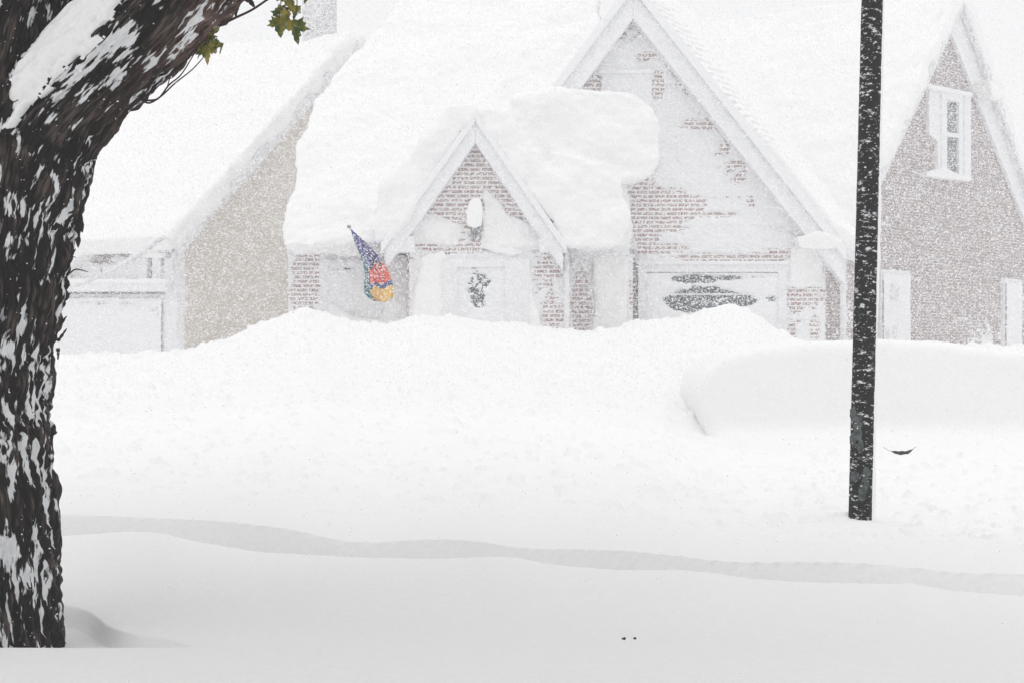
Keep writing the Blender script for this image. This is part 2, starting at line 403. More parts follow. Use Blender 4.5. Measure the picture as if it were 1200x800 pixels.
link('shingles', mesh_np(Ps[::10, ::10].reshape(-1, 3), grid_faces(*Ps[::10, ::10].shape[:2])), plain('grey_shingles', (.22, .22, .24)), H)

# great snow load over the left roof and round the entry gable
def W(px, py, Y): return Vector(((px - 600) / F * Y, Y, CAMZ + (400 - py) / F * Y))
parts = []
top = [W(333, 268, 29.25), W(338, 225, 29.7), W(346, 195, 30.1), W(357, 150, 30.75), W(372, 110, 31.5), W(395, 78, 32.0), W(425, 48, 32.6), W(470, 2, 33.5), W(500, -14, 34), W(700, -14, 34), W(700, 100, 31.6), W(738, 262, 29.3), W(500, 262, 29.25)]
dn = [Vector((p.x + (.12 if p.x < 0 else 0), p.y + .35, p.z - .45)) for p in top]
parts.append(hull(top + dn + [W(331, 287, 29.2), W(735, 288, 29.25), W(332, 289, 29.8), W(735, 289, 29.8)]))
parts.append(prism_pts([W(x, y, 29.05) for x, y in [(646, 175), (706, 190), (727, 212), (738, 245), (731, 290), (648, 290)]],
                       [W(x, y, 29.05) + Vector((0, 1.5, 0)) for x, y in [(646, 175), (706, 190), (727, 212), (738, 245), (731, 290), (648, 290)]]))
lob = [(600, 112), (690, 104), (742, 110), (768, 128), (777, 160), (773, 196), (757, 213), (706, 216), (640, 216), (600, 190)]
parts.append(prism_pts([W(x, y, 29.45) for x, y in lob], [W(x, y, 29.45) + Vector((0, 1.3, .15)) for x, y in lob]))
tri = [(562, 131), (455, 290), (436, 288), (432, 262), (446, 222), (526, 124), (552, 124)]
parts.append(prism_pts([W(x, y, 28.93) for x, y in tri], [W(x, y, 28.93) + Vector((0, 2.4, 0)) for x, y in tri]))
tri = [(552, 134), (557, 126), (590, 126), (672, 225), (684, 290), (664, 290)]
parts.append(prism_pts([W(x, y, 28.95) for x, y in tri], [W(x, y, 28.95) + Vector((0, 2.2, 0)) for x, y in tri]))
snowmass('roof_snow', parts, H, voxel=.045, smooth=13, amp=.10, freq=1.4, fine=.022, seed=4)
bm_obj('roof', hull([p + Vector((.05, .3, -.42)) for p in top[:1] + top[-2:-1] + [W(470, 2, 33.5), W(700, -14, 34)]] + [Vector((-2.0, 37.2, 3.2)), Vector((4, 37.2, 3.2)), Vector((-3.7, 37.2, 3.2))]), M['soffit'], H)
# eave board
bm_obj('fascia', slab(PW, rect(336, 284, 480, 298), .28, .0), M['trim'], H, bevel=.015)
bm_obj('fascia', slab(PW, rect(662, 286, 738, 299), .28, .0), M['trim'], H, bevel=.015)
# left window
wn = bm_obj('window', bm_join([slab(PW, rect(378, 305, 384, 382), .1, 0), slab(PW, rect(454, 305, 460, 382), .1, 0), slab(PW, rect(384, 305, 454, 311), .1, 0), slab(PW, rect(416, 311, 421, 382), .08, 0)]), M['trim'], H)
bm_obj('pane', slab(PW, rect(384, 311, 454, 382), .03, .004), M['glass'], wn)
plaster('snow_crust', PW, rect(379, 306, 459, 382), [(402, 315, 26, 2.5, .95), (411, 368, 9, 3, .9), (455, 362, 4, 14, .6)], H, off=.05, base=.95, seed=7)
# down pipes
bm = bmesh.new(); tube_bm(bm, [PE.pt(664, 290, .1), PE.pt(664, 390, .1), PE.pt(664, 440, .1)], .05); bm_obj('downpipe', bm, M['trim'], H, True)
# entry door with surround
door = bm_obj('door', slab(PE, rect(535, 312, 592, 420), .05, .01), M['trim'], H)
o = []
for k in range(28):
    t = k / 28 * math.tau; o.append((561 + 15 * math.cos(t), 339 + 26 * math.sin(t)))
bm_obj('pane', slab(PE, o, .075, .05), M['glass'], door)
bm_obj('door_frame', bm_join([slab(PE, rect(518, 303, 536, 420), .16, 0), slab(PE, rect(592, 303, 620, 420), .16, 0), slab(PE, rect(536, 303, 592, 313), .16, 0)]), M['trim'], H)
plaster('snow_crust', PE, rect(519, 304, 619, 410), [(562, 330, 17, 17, .85), (562, 350, 12, 16, .9), (551, 337, 6, 12, .8), (558, 314, 16, 2, .7)], H, off=.09, base=.8, seed=8, streak=(4, 4))
snowmass('door_snow', [slab(PE, [(494, 300), (520, 292), (535, 318), (530, 372), (542, 400), (480, 420), (486, 340)], .12, 0)], H, voxel=.03, smooth=14, amp=.03, seed=12)
snowmass('door_snow', [slab(PE, [(598, 310), (622, 306), (624, 345), (632, 372), (640, 410), (590, 410)], .12, 0)], H, voxel=.03, smooth=14, amp=.03, seed=13)
# lantern over the door
lan = bm_obj('lantern', bm_join([slab(PE, [(550, 262), (562, 262), (560, 274), (552, 274)], .24, .1), slab(PE, rect(554, 274, 558, 280), .2, .0)]), M['metal'], H)
snowmass('snow_cap', [slab(PE, [(550, 236), (556, 231), (563, 233), (566, 250), (564, 264), (556, 268), (547, 264), (547, 250)], .3, .06)], lan, voxel=.02, smooth=6, amp=.008, fine=.002)
# snow stuck right of the lantern and below the eave
snowmass('door_snow', [slab(PE, [(566, 222), (580, 228), (596, 250), (618, 262), (632, 292), (600, 300), (560, 292), (566, 270)], .045, 0)], H, voxel=.02, smooth=22, amp=.04, freq=4)
snowmass('door_snow', [slab(PW, [(694, 292), (736, 292), (737, 400), (692, 400), (697, 355)], .10, 0)], H, voxel=.03, smooth=14, amp=.03, freq=2)
snowmass('door_snow', [slab(PW, [(384, 352), (416, 372), (452, 372), (452, 400), (384, 400)], .2, 0)], H, voxel=.03, smooth=10, amp=.04, freq=2)
snowmass('door_snow', [slab(PW, [(458, 298), (479, 298), (479, 400), (440, 400), (450, 360)], .3, 0)], H, voxel=.03, smooth=18, amp=.03, freq=2)
# garage
gf = bm_obj('garage_door', slab(PG, rect(757, 318, 913, 450), .02, .003), M['trim'], H)
bm_obj('door_frame', bm_join([slab(PG, rect(748, 309, 758, 450), .12, 0), slab(PG, rect(912, 309, 922, 450), .12, 0), slab(PG, rect(758, 309, 912, 319), .12, 0)]), M['trim'], H)
bm_obj('header_snow', slab(PG, rect(746, 306, 924, 310), .15, 0), M['plaster'], H, bevel=.01)
bm_obj('window', slab(PG, rect(765, 323, 906, 366), .045, .021), M['glass'], gf)
bm_obj('muntin', bm_join([slab(PG, rect(765, 344, 906, 346), .055, .0455)]), M['trim_grey'], gf)
plaster('snow_crust', PG, rect(758, 319, 912, 430), [(812, 352, 34, 15, 1.6), (842, 352, 34, 13, 1.6), (830, 343, 26, 8, 1.0), (866, 352, 26, 10, .9), (815, 327, 34, 6, 1.3), (850, 326, 30, 4, 1.0), (875, 325, 40, 2, .7), (905, 350, 9, 4, .7), (816, 341, 10, 8, .9)], H, off=.062, base=.62, seed=9, amp=.55, streak=(3, 5))
snowmass('eave_snow', [slab(PG, [(932, 276), (960, 270), (988, 280), (988, 293), (936, 295)], .45, .05), slab(PG, rect(924, 290, 966, 338), .07, 0)], H, voxel=.03, smooth=16, amp=.05)
# attic recess in the big gable
wn = bm_obj('window', slab(PG, rect(705, 84, 764, 150), .07, 0), M['trim'], H)
bm_obj('sill', slab(PG, rect(702, 82, 767, 86), .11, 0), M['plaster'], wn)

# flag
fl = empty('house_flag', PW.pt(459, 348, 0), 'frosted blue, red and yellow flag on a slanting pole by the cottage window', 'flag')
tipp = W(409, 266, 28.9); root = PW.pt(463, 352, 0)
bm = bmesh.new(); tube_bm(bm, [root, root.lerp(tipp, .5), tipp], .014, 8); bm_obj('flag_pole', bm, M['trim_grey'], fl, True)
bm = bmesh.new(); bmesh.ops.create_uvsphere(bm, u_segments=12, v_segments=8, radius=.035, matrix=Matrix.Translation(tipp)); bm_obj('finial', bm, M['metal'], fl, True)
def flag_mat():
    m, nt, b = newmat('flag_cloth')
    tc = nt.nodes.new('ShaderNodeTexCoord'); sp = nt.nodes.new('ShaderNodeSeparateXYZ'); lk(nt, tc.outputs['UV'], sp.inputs[0])
    n = noise_node(nt, 3.5, 2, 'UV'); wob = nd(nt, 'ShaderNodeMath', operation='MULTIPLY_ADD'); lk(nt, n.outputs[0], wob.inputs[0]); wob.inputs[1].default_value = .22; lk(nt, sp.outputs[1], wob.inputs[2])
    r = nt.nodes.new('ShaderNodeValToRGB'); r.color_ramp.interpolation = 'CONSTANT'; e = r.color_ramp.elements
    cols = [(0, (.09, .07, .28)), (.50, (.03, .10, .12)), (.53, (.75, .10, .07)), (.74, (.07, .12, .30)), (.80, (.85, .52, .08)), (1.09, (.05, .15, .28))]
    e[0].position = 0; e[0].color = (*cols[0][1], 1); e[1].position = cols[1][0] / 1.3; e[1].color = (*cols[1][1], 1)
    for p, c in cols[2:]:
        q = e.new(p / 1.3); q.color = (*c, 1)
    dv = nd(nt, 'ShaderNodeMath', operation='DIVIDE'); lk(nt, wob.outputs[0], dv.inputs[0]); dv.inputs[1].default_value = 1.3; lk(nt, dv.outputs[0], r.inputs[0])
    # left border strip in blue-green
    lt = nd(nt, 'ShaderNodeMath', operation='LESS_THAN'); lk(nt, sp.outputs[0], lt.inputs[0]); lt.inputs[1].default_value = .20
    c = mixc(nt, lt.outputs[0], r.outputs[0], (.05, .16, .20))
    fr = noise_node(nt, 28, 3, 'UV', (.5, 1, 1)); rr = ramp(nt, fr.outputs[0], .60, (0, 0, 0), .80, (1, 1, 1))
    lk(nt, mixc(nt, rr.outputs[0], c, (.85, .85, .88)), b.inputs['Base Color'])
    return m
M['flag'] = flag_mat()
left = [(411, 270), (415, 283), (421, 297), (426, 309), (428, 322), (427, 334), (427, 343), (432, 349), (438, 353)]
right = [(412, 269), (424, 280), (436, 291), (446, 303), (454, 316), (459, 329), (461, 340), (460, 349), (452, 354)]
nr = 60; nc = 24; V = []; UV = []
for i in range(nr):
    t = i / (nr - 1); q = t * 8; k = min(int(q), 7); f = q - k
    l = [left[k][j] * (1 - f) + left[k + 1][j] * f for j in (0, 1)]; r = [right[k][j] * (1 - f) + right[k + 1][j] * f for j in (0, 1)]
    for j in range(nc):
        s = j / (nc - 1); Y = 28.85 + .35 * t + .07 * math.sin(s * 9 + t * 5) * min(1, t * 3) * 1.2
        V.append(W(l[0] * (1 - s) + r[0] * s, l[1] * (1 - s) + r[1] * s, Y)); UV.append((s, t))
me = mesh_np(np.array(V), grid_faces(nr, nc), np.array(UV)); o = link('flag_cloth', me, M['flag'], fl, True)
md = o.modifiers.new('thick', 'SOLIDIFY'); md.thickness = .006

# ------------------------------------------------------------------ left house
PLx = (207 - 600) / F * 36
PL = Plane(PLx, 36, 60)           # tan gable wall, receding to the right
HL = empty('stucco_house', (PLx - 2, 40, .6), 'tan stucco house with chimney, between the tree and the brick cottage', 'house')
half = 6.2; ze = PL.sz(207, 273)[1]; sa = half; za = CAMZ + (400 - 48) / F * (36 + .866 * half)
def szslab(pl, poly, o0, o1): return prism_pts([pl.at(s, z, o0) for s, z in poly], [pl.at(s, z, o1) for s, z in poly])
bm_obj('wall', szslab(PL, [(0, .3), (2 * half, .3), (2 * half, ze), (half, za), (0, ze)], 0, -.25), M['stucco'], HL, uvplane=PL)
bL = -PL.n
ang2 = 60 + 90
PF = Plane(PLx, 36, -30)          # front wall, receding to the left (points have negative S)
bm_obj('wall', szslab(PF, [(-9, .3), (0, .3), (0, ze), (-9, ze)], -.002, -.25), M['brick_far'], HL, uvplane=PF)
# roof slopes
def slope_roof(name, pl, half, ze, za, back, L, parent, over=.35, eo=.35, thick=.30, amp=.07, seed=1, sides=(0, 1)):
    k = (za - ze) / half
    for sd in sides:
        s_e = -eo if sd == 0 else 2 * half + eo
        e = pl.at(s_e, ze - eo * k, over); r = pl.at(half, za, over)
        bv = -pl.n * (L + over)
        T = Vector((0, 0, -.14)); A = [e, r, r + T, e + T]
        bm_obj('roof', prism_pts(A, [p + bv for p in A]), M['soffit'], parent)
        nn = bv.cross(r - e).normalized(); nn = nn if nn.z > 0 else -nn
        A = [e - nn * .16 - (r - e).normalized() * .1, r - nn * .16, r + nn * thick, e + nn * thick - (r - e).normalized() * .1]
        off = pl.n * .03
        snowmass('roof_snow', [prism_pts([p + off for p in A], [p + bv for p in A])], parent, voxel=.07, smooth=6, amp=amp, freq=1.4, fine=.018, seed=seed + sd)
        # rake board and its snow edge
        q = [(s_e, ze - eo * k), (half, za), (half, za - .34), (s_e, ze - eo * k - .34)]
        bm_obj('rake_board', szslab(pl, q, over + .01, over - .06), M['trim_grey'], parent)
slope_roof('roof', PL, half, ze, za, bL, 11, HL, over=.25, sides=(0, 1), seed=20)
c0 = PL.at(half, za, -.85)
ch = hull([c0 + Vector((x, y, z)) for x in (-.38, .38) for y in (-.4, .4) for z in (-1.2, 1.9)])
chm = bm_obj('chimney', ch, frosted('frosted_chimney_brick', (.40, .39, .40), .46, 14, soft=.3, big=.3), HL, bevel=.02)
bm_obj('chimney_cap', hull([c0 + Vector((x, y, z)) for x in (-.46, .46) for y in (-.48, .48) for z in (1.9, 2.05)]), M['plaster'], chm, bevel=.04)
snowmass('chimney_snow', [hull([c0 + Vector((x, y, z)) for x in (-.75, .2) for y in (-.9, .1) for z in (-1.1, -.6)])], chm, voxel=.06, smooth=8, amp=.08)
# corner, crust and garage front
bm_obj('corner_board', bm_join([szslab(PL, [(-.02, .3), (.22, .3), (.22, ze - .1), (-.02, ze - .1)], .03, 0), szslab(PF, [(-.3, .3), (.05, .3), (.05, ze - .1), (-.3, ze - .1)], .06, 0)]), M['trim'], HL)
plaster('snow_crust', PL, [(208, 285), (250, 285), (262, 440), (208, 440)], [(240, 330, 22, 60, 1.6), (236, 400, 24, 50, 1.5), (250, 290, 24, 60, 1.6), (222, 290, 7, 30, .9)], HL, step=.03, off=.0, base=.5, seed=14, thick=.03, streak=(1.2, 1.2))
plaster('snow_crust', PF, rect(60, 262, 206, 430), [(150, 283, 34, 16, .85), (115, 295, 30, 10, .9), (150, 295, 40, 8, .8), (105, 275, 20, 6, .7), (200, 300, 6, 14, .6), (180, 310, 5, 20, .6), (122, 308, 16, 2.5, .9), (119, 316, 2.5, 5, .8)], HL, step=.028, base=.6, seed=15)
# porch roof bank over the garage front
gd = bm_obj('garage_door', slab(PF, rect(60, 348, 192, 440), .05, 0), M['trim'], HL)
bm_obj('panel', bm_join([slab(PF, rect(x, 356, x + 28, 378), .065, .0505) for x in (70, 108, 146)]), M['glass'], gd)
plaster('snow_crust', PF, rect(61, 349, 191, 438), [(135, 355, 28, 3.5, 1.0), (100, 354, 6, 3, .9), (180, 363, 6, 6, .7), (185, 376, 4, 10, .6), (165, 366, 5, 8, .6)], HL, step=.028, off=.07, base=.9, seed=16)
bm_obj('door_header', slab(PF, rect(60, 331, 194, 342), .26, 0), M['trim'], HL, bevel=.03)
bm_obj('door_header', slab(PF, rect(60, 342.5, 192, 344.5), .10, 0), M['metal'], HL)
for x0, x1 in ((160, 172), (178, 188), (194, 202)):
    bm_obj('pilaster', slab(PF, rect(x0, 302, x1, 331), .12, 0), M['trim'], HL, bevel=.02)
snowmass('ledge_snow', [slab(PF, [(158, 294), (166, 291), (184, 292), (190, 297), (186, 302), (160, 302)], .3, 0), slab(PF, [(60, 318), (95, 290), (118, 272), (132, 268), (140, 272), (110, 288), (84, 308), (60, 332)], .4, 0), slab(PF, rect(60, 326, 194, 333), .3, 0)], HL, voxel=.04, smooth=6, amp=.02)
# cable from the eave to the left
cb = bpy.data.objects
pa = PF.pt(200, 272, .3); 
pb = W(20, 352, 30)
bm = bmesh.new(); pts = [pa.lerp(pb, t / 14) + Vector((0, 0, -.25 * math.sin(math.pi * t / 14))) for t in range(15)]
tube_bm(bm, pts, [.035 + .03 * max(0, 1 - abs(i - 3) / 3.0) for i in range(15)], 8)
cab = bm_obj('cable', bm, M['trim_grey'], None, True); tag(cab, 'snow coated cable slanting from the stucco house eave down behind the trunk', 'cable')

# ------------------------------------------------------------------ right house
k = 1.3
PRx = (985 - 600) / F * 31 * k
PR = Plane(PRx, 31 * k, 50)
HR = empty('far_brick_house', (PRx + 3, 45, .8), 'greyish brick gable house with shuttered attic window, right of the pole', 'house')
hr = 4.6 * k; zer = PR.sz(985, 275)[1]; zar = CAMZ + 405 / F * (34.52 * k)
bm_obj('wall', szslab(PR, [(0, .3), (2 * hr, .3), (2 * hr, zer), (hr, zar), (0, zer)], 0, -.25), M['brick_far'], HR, uvplane=PR)
PRF = Plane(PRx, 31 * k, -40)
bm_obj('wall', szslab(PRF, [(-9, .3), (0, .3), (0, zer), (-9, zer)], -.002, -.25), M['brick_far'], HR, uvplane=PRF)
slope_roof('roof', PR, hr, zer, zar, None, 10, HR, over=.3, eo=.3, thick=.28, seed=30)
plaster('snow_crust', PR, [(985, 275), (1115, 5), (1215, 260), (1215, 420), (985, 420)], [(1100, 200, 150, 230, 1.25)], HR, step=.035, base=.28, seed=17, streak=(.8, 1.8), thick=.03, amp=.9)
# wide snowy boards
for a_, b_, w_ in (((1115, -8), (1036, 160), 22), ((1036, 160), (984, 275), 22), ((1115, -8), (1232, 292), 46)):
    bm_obj('frieze', slab(PR, [a_, b_, (b_[0], b_[1] + w_), (a_[0], a_[1] + w_)], .12, .0), M['trim'], HR, bevel=.02)
# attic window with shutters
wn = bm_obj('window', bm_join([slab(PR, [(1104, 106), (1110, 107), (1110, 206), (1104, 205)], .14, 0), slab(PR, [(1124, 110), (1129, 111), (1129, 209), (1124, 208)], .14, 0), slab(PR, [(1110, 107), (1124, 110), (1124, 120), (1110, 117)], .14, 0), slab(PR, [(1110, 155), (1124, 157), (1124, 162), (1110, 160)], .13, 0)]), M['trim'], HR)
bm_obj('pane', slab(PR, [(1110, 118), (1124, 121), (1124, 156), (1110, 154)], .06, .03), M['glass'], wn)
bm_obj('pane', slab(PR, [(1110, 160), (1124, 162), (1124, 200), (1110, 198)], .06, .03), M['glass'], wn)
bm_obj('shutter', slab(PR, [(1089, 101), (1103, 104), (1103, 203), (1099, 203), (1099, 165), (1089, 158)], .1, 0), M['trim'], wn)
bm_obj('shutter', slab(PR, [(1130, 108), (1138, 110), (1138, 212), (1130, 210)], .1, 0), M['trim'], wn)
bm_obj('sill', slab(PR, [(1087, 202), (1110, 197), (1124, 205), (1138, 206), (1138, 213), (1087, 207)], .24, 0), M['plaster'], wn, bevel=.02)
bm_obj('lintel', slab(PR, [(1088, 98), (1140, 109), (1140, 114), (1088, 104)], .2, 0), M['plaster'], wn, bevel=.02)
vt = bm_obj('gable_vent', slab(PR, [(1109, 8), (1121, 10), (1121, 40), (1109, 37)], .1, 0), M['plaster'], HR, bevel=.02)
for x0, x1 in ((1033, 1067), (1177, 1198)):
    w_ = bm_obj('window', slab(PR, [(x0, 316 if x0 < 1100 else 326), (x1, 318 if x0 < 1100 else 328), (x1, 412), (x0, 412)], .12, 0), M['trim'], HR, bevel=.015)
    plaster('snow_crust', PR, [(x0 + 1, 320 if x0 < 1100 else 330), (x1 - 1, 322 if x0 < 1100 else 331), (x1 - 1, 410), (x0 + 1, 410)], [], w_, step=.03, off=.125, base=.9, seed=19)
    if x0 < 1100:
        for q_ in (rect(1045, 332, 1054, 352), rect(1039, 385, 1044, 400), rect(1048, 382, 1052, 398)): bm_obj('pane', slab(PR, q_, .2, .1), M['trim_grey'], w_)
bm = bmesh.new(); tube_bm(bm, [PRF.pt(988, 290, .1), PRF.pt(988, 360, .1), PRF.pt(988, 430, .1)], .075); bm_obj('downpipe', bm, M['trim'], HR, True)
snowmass('eave_snow', [slab(PR, [(1160, 92), (1178, 108), (1180, 116), (1165, 118)], .6, .1)], HR, voxel=.05, smooth=4)

# ------------------------------------------------------------------ buried car
car = empty('buried_car', (4.3, 20, .1), 'parked car buried in a smooth snowdrift behind the pole, a sliver of tyre showing', 'car')
out = [(832, 585), (834, 530), (824, 488), (820, 462), (826, 438), (850, 419), (890, 409), (950, 403), (1030, 399), (1100, 403), (1200, 414), (1260, 436), (1330, 480), (1360, 575)]
A = [W(x, y, 19.6) for x, y in out]; Bk = [W(x, y, 19.6) + Vector((0, 2.6, 0)) for x, y in out]
out2 = [(780 + (x - 780) * 1.0, y + 0) for x, y in out]
foot = hull([W(x, y, Y_) for x, y, Y_ in ((838, 498, 19.7), (842, 562, 18.75), (1360, 498, 19.7), (1370, 562, 18.6), (838, 600, 20), (1370, 600, 20))])
fil = hull([W(x, y, Y_) for x, y, Y_ in ((850, 490, 19.75), (808, 532, 20.2), (800, 545, 19.8), (815, 560, 19.1), (850, 566, 18.8), (900, 566, 18.8), (900, 520, 19.4), (850, 600, 20))])
snowmass('snow_cover', [prism_pts(A, Bk), foot, fil], car, voxel=.05, smooth=18, amp=.03, freq=.7, fine=.001, seed=44, mat=M['ground'])
def ring(cx, cy, cz, r, tr, n=40):
    bm = bmesh.new(); tube = []
    for i in range(n):
        a = i / n * math.tau; c = Vector((cx + r * math.cos(a), cy, cz + r * math.sin(a))); rd = Vector((math.cos(a), 0, math.sin(a)))
        tube.append([bm.verts.new(c + rd * math.cos(b / 10 * math.tau) * tr + Vector((0, 1, 0)) * math.sin(b / 10 * math.tau) * tr * 1.3) for b in range(10)])
    for i in range(n):
        for b in range(10): bm.faces.new((tube[i][b], tube[(i + 1) % n][b], tube[(i + 1) % n][(b + 1) % 10], tube[i][(b + 1) % 10]))
    return bm
bpy.context.view_layer.update()
dgr = bpy.context.evaluated_depsgraph_get()
def on_snow(px, py):
    r_ = (W(px, py, 1) - Vector((0, 0, CAMZ)))
    r_.normalize(); ok, loc, *_ = bpy.context.scene.ray_cast(dgr, Vector((0, 0, CAMZ)) + r_ * 12, r_)
    return loc
bm = bmesh.new(); n_ = 30; u_ = np.linspace(-1, 1, n_)
tube_bm(bm, [on_snow(1055 + 19 * a_, 531 - 8 * a_ * a_ + .5 * math.sin(a_ * 5)) + Vector((0, .003, 0)) for a_ in u_], [.003 + .030 * max(0, 1 - ((a_ - .1) / .7) ** 2) ** 1.3 * (.9 + .12 * math.sin(a_ * 13)) for a_ in u_], 10)
bm_obj('tyre', bm, M['black'], car, True)

# ------------------------------------------------------------------ pole
def streak_mat(name, col, thr, scale, stretch, rot, snow=(.8, .81, .83), coord='Object'):
    m, nt, b = newmat(name); n = noise_node(nt, scale, 5, coord, stretch, rot); n2 = noise_node(nt, scale * 3.1, 3, coord, stretch, rot)
    mx = nd(nt, 'ShaderNodeMath', operation='MULTIPLY_ADD'); lk(nt, n2.outputs[0], mx.inputs[0]); mx.inputs[1].default_value = .6; lk(nt, n.outputs[0], mx.inputs[2])
    r = ramp(nt, mx.outputs[0], thr, (0, 0, 0), thr + .12, (1, 1, 1)); lk(nt, mixc(nt, r.outputs[0], col, snow), b.inputs['Base Color'])
    bump(nt, b, mx.outputs[0], .6, .02); return m
M['pole'] = streak_mat('frozen_black_pole', (.003, .003, .0035), .88, 16, (1, 1, 2.4), (0, math.radians(-24), 0))
pl_ = empty('utility_pole', W(1008, 612, 14), 'straight black pole flecked with snow, standing before the buried car', 'pole')
pb_, pt_ = W(1008, 625, 14), W(1022.5, 0, 14)
dirp = (pt_ - pb_) / (pt_.z - pb_.z)
n1 = 64; zs = np.arange(-.3, 8.5, .012); A_, Z_ = np.meshgrid(np.linspace(0, math.tau, n1 + 1)[:-1], zs)
R_ = (.0985 - .0022 * Z_) + .0016 * fbm(np.cos(A_) * 3, np.sin(A_) * 3, Z_ * 4, 3) + .0012 * noise(np.cos(A_) * 9, np.sin(A_) * 9, Z_ * 20)
V = np.stack([pb_.x + dirp.x * Z_ + np.cos(A_) * R_, pb_.y + np.sin(A_) * R_, pb_.z + Z_], -1).reshape(-1, 3)
i = np.arange(len(zs) * n1).reshape(len(zs), n1); j = np.roll(i, -1, 1)
link('shaft', mesh_np(V, np.stack([i[:-1].ravel(), j[:-1].ravel(), j[1:].ravel(), i[1:].ravel()], 1)), M['pole'], pl_, True)
# rime along the windward side
zz = np.arange(-.15, 8, .02); aa = np.linspace(math.radians(-38), math.radians(40), 9); A_, Z_ = np.meshgrid(aa, zz)
tt = .023 * np.cos((A_ - .02) / math.radians(40) * math.pi / 2) * (.75 + .7 * fbm(Z_ * 3, Z_ * 0 + 1.1, o=4)) - .002
R_ = .0985 - .0022 * Z_ + tt
V = np.stack([pb_.x + dirp.x * Z_ + np.cos(A_) * R_, pb_.y + np.sin(A_) * R_, pb_.z + Z_], -1).reshape(-1, 3)
link('rime_edge', mesh_np(V, grid_faces(len(zz), 9)), M['snow'], pl_, True)
M['ice'] = frosted('greenish_ice', (.014, .019, .018), .5, 22, (.12, .14, .14), soft=.2)
def ice(px0, py0, px1, py1, seed):
    bms = []
    r = random.Random(seed); cx = (px0 + px1) / 2; w = (px1 - px0) / 2
    for k in range(6):
        x = cx + r.uniform(-.7, .7) * w; y = py0 + (py1 - py0) * (k + .5) / 6; a = r.uniform(-.5, .3)
        pts = [W(x + (u * math.cos(a) + v * math.sin(a)) * w * .5, y + (-u * math.sin(a) + v * math.cos(a)) * (py1 - py0) * .17, 13.9) for u, v in ((-.6, -1), (.4, -1.1), (1, .1), (.5, 1), (-.5, 1), (-1, 0))]
        bms.append(prism_pts(pts, [p + Vector((0, .06, 0)) for p in pts]))
    snowmass('ice_patch', bms, pl_, voxel=.006, smooth=3, amp=.003, freq=20, fine=.001, seed=seed, mat=M['ice'])
ice(997, 482, 1013, 526, 1); ice(999, 550, 1020, 584, 2)

# ------------------------------------------------------------------ maple tree
YT = 8.0
TR = empty('maple_tree', W(-40, 765, YT), 'thick old maple with shaggy dark bark packed with snow at the left edge', 'tree')
def bark_mat():
    m, nt, b = newmat('bark')
    at = nt.nodes.new('ShaderNodeAttribute'); at.attribute_name = 'snow'; ah = nt.nodes.new('ShaderNodeAttribute'); ah.attribute_name = 'ridge'; ar = nt.nodes.new('ShaderNodeAttribute'); ar.attribute_name = 'red'
    n = noise_node(nt, 48, 6, 'UV', (2.0, .32, 1)); st = noise_node(nt, 34, 5, 'UV', (2.6, .22, 1)); n2 = noise_node(nt, 9, 4, 'UV', (1, .3, 1))
    dark = mixc(nt, n2.outputs[0], (.003, .002, .002), (.014, .010, .009))
    tip = mixc(nt, ramp(nt, st.outputs[0], .42, (0, 0, 0), .62, (1, 1, 1)).outputs[0], (.003, .0025, .002), (.10, .075, .065))
    r1 = ramp(nt, ah.outputs['Fac'], .55, (0, 0, 0), .95, (1, 1, 1)); c = mixc(nt, r1.outputs[0], dark, tip)
    redc = mixc(nt, ramp(nt, st.outputs[0], .38, (0, 0, 0), .62, (1, 1, 1)).outputs[0], (.05, .018, .014), (.24, .165, .145))
    c = mixc(nt, ar.outputs['Fac'], c, redc)
    ad = nd(nt, 'ShaderNodeMath', operation='MULTIPLY_ADD'); sbn = nd(nt, 'ShaderNodeMath', operation='SUBTRACT'); lk(nt, n.outputs[0], sbn.inputs[0]); sbn.inputs[1].default_value = .15; lk(nt, sbn.outputs[0], ad.inputs[0]); ad.inputs[1].default_value = 1.3; lk(nt, at.outputs['Fac'], ad.inputs[2])
    r = ramp(nt, ad.outputs[0], .86, (0, 0, 0), .98, (1, 1, 1))
    lk(nt, mixc(nt, r.outputs[0], c, (.84, .845, .86)), b.inputs['Base Color'])
    b.inputs['Roughness'].default_value = .75
    bump(nt, b, st.outputs[0], 1, .03); return m
M['bark'] = bark_mat()
def catmull(P, t):
    n = len(P) - 1; q = np.clip(t, 0, 1) * n; k = np.minimum(q.astype(int), n - 1); f = (q - k)[:, None]
    P = np.array(P, float); g = lambda i: P[np.clip(i, 0, n)]
    a, b, c, d = g(k - 1), g(k), g(k + 1), g(k + 2)
    return .5 * ((2 * b) + (-a + c) * f + (2 * a - 5 * b + 4 * c - d) * f ** 2 + (-a + 3 * b - 3 * c + d) * f ** 3)
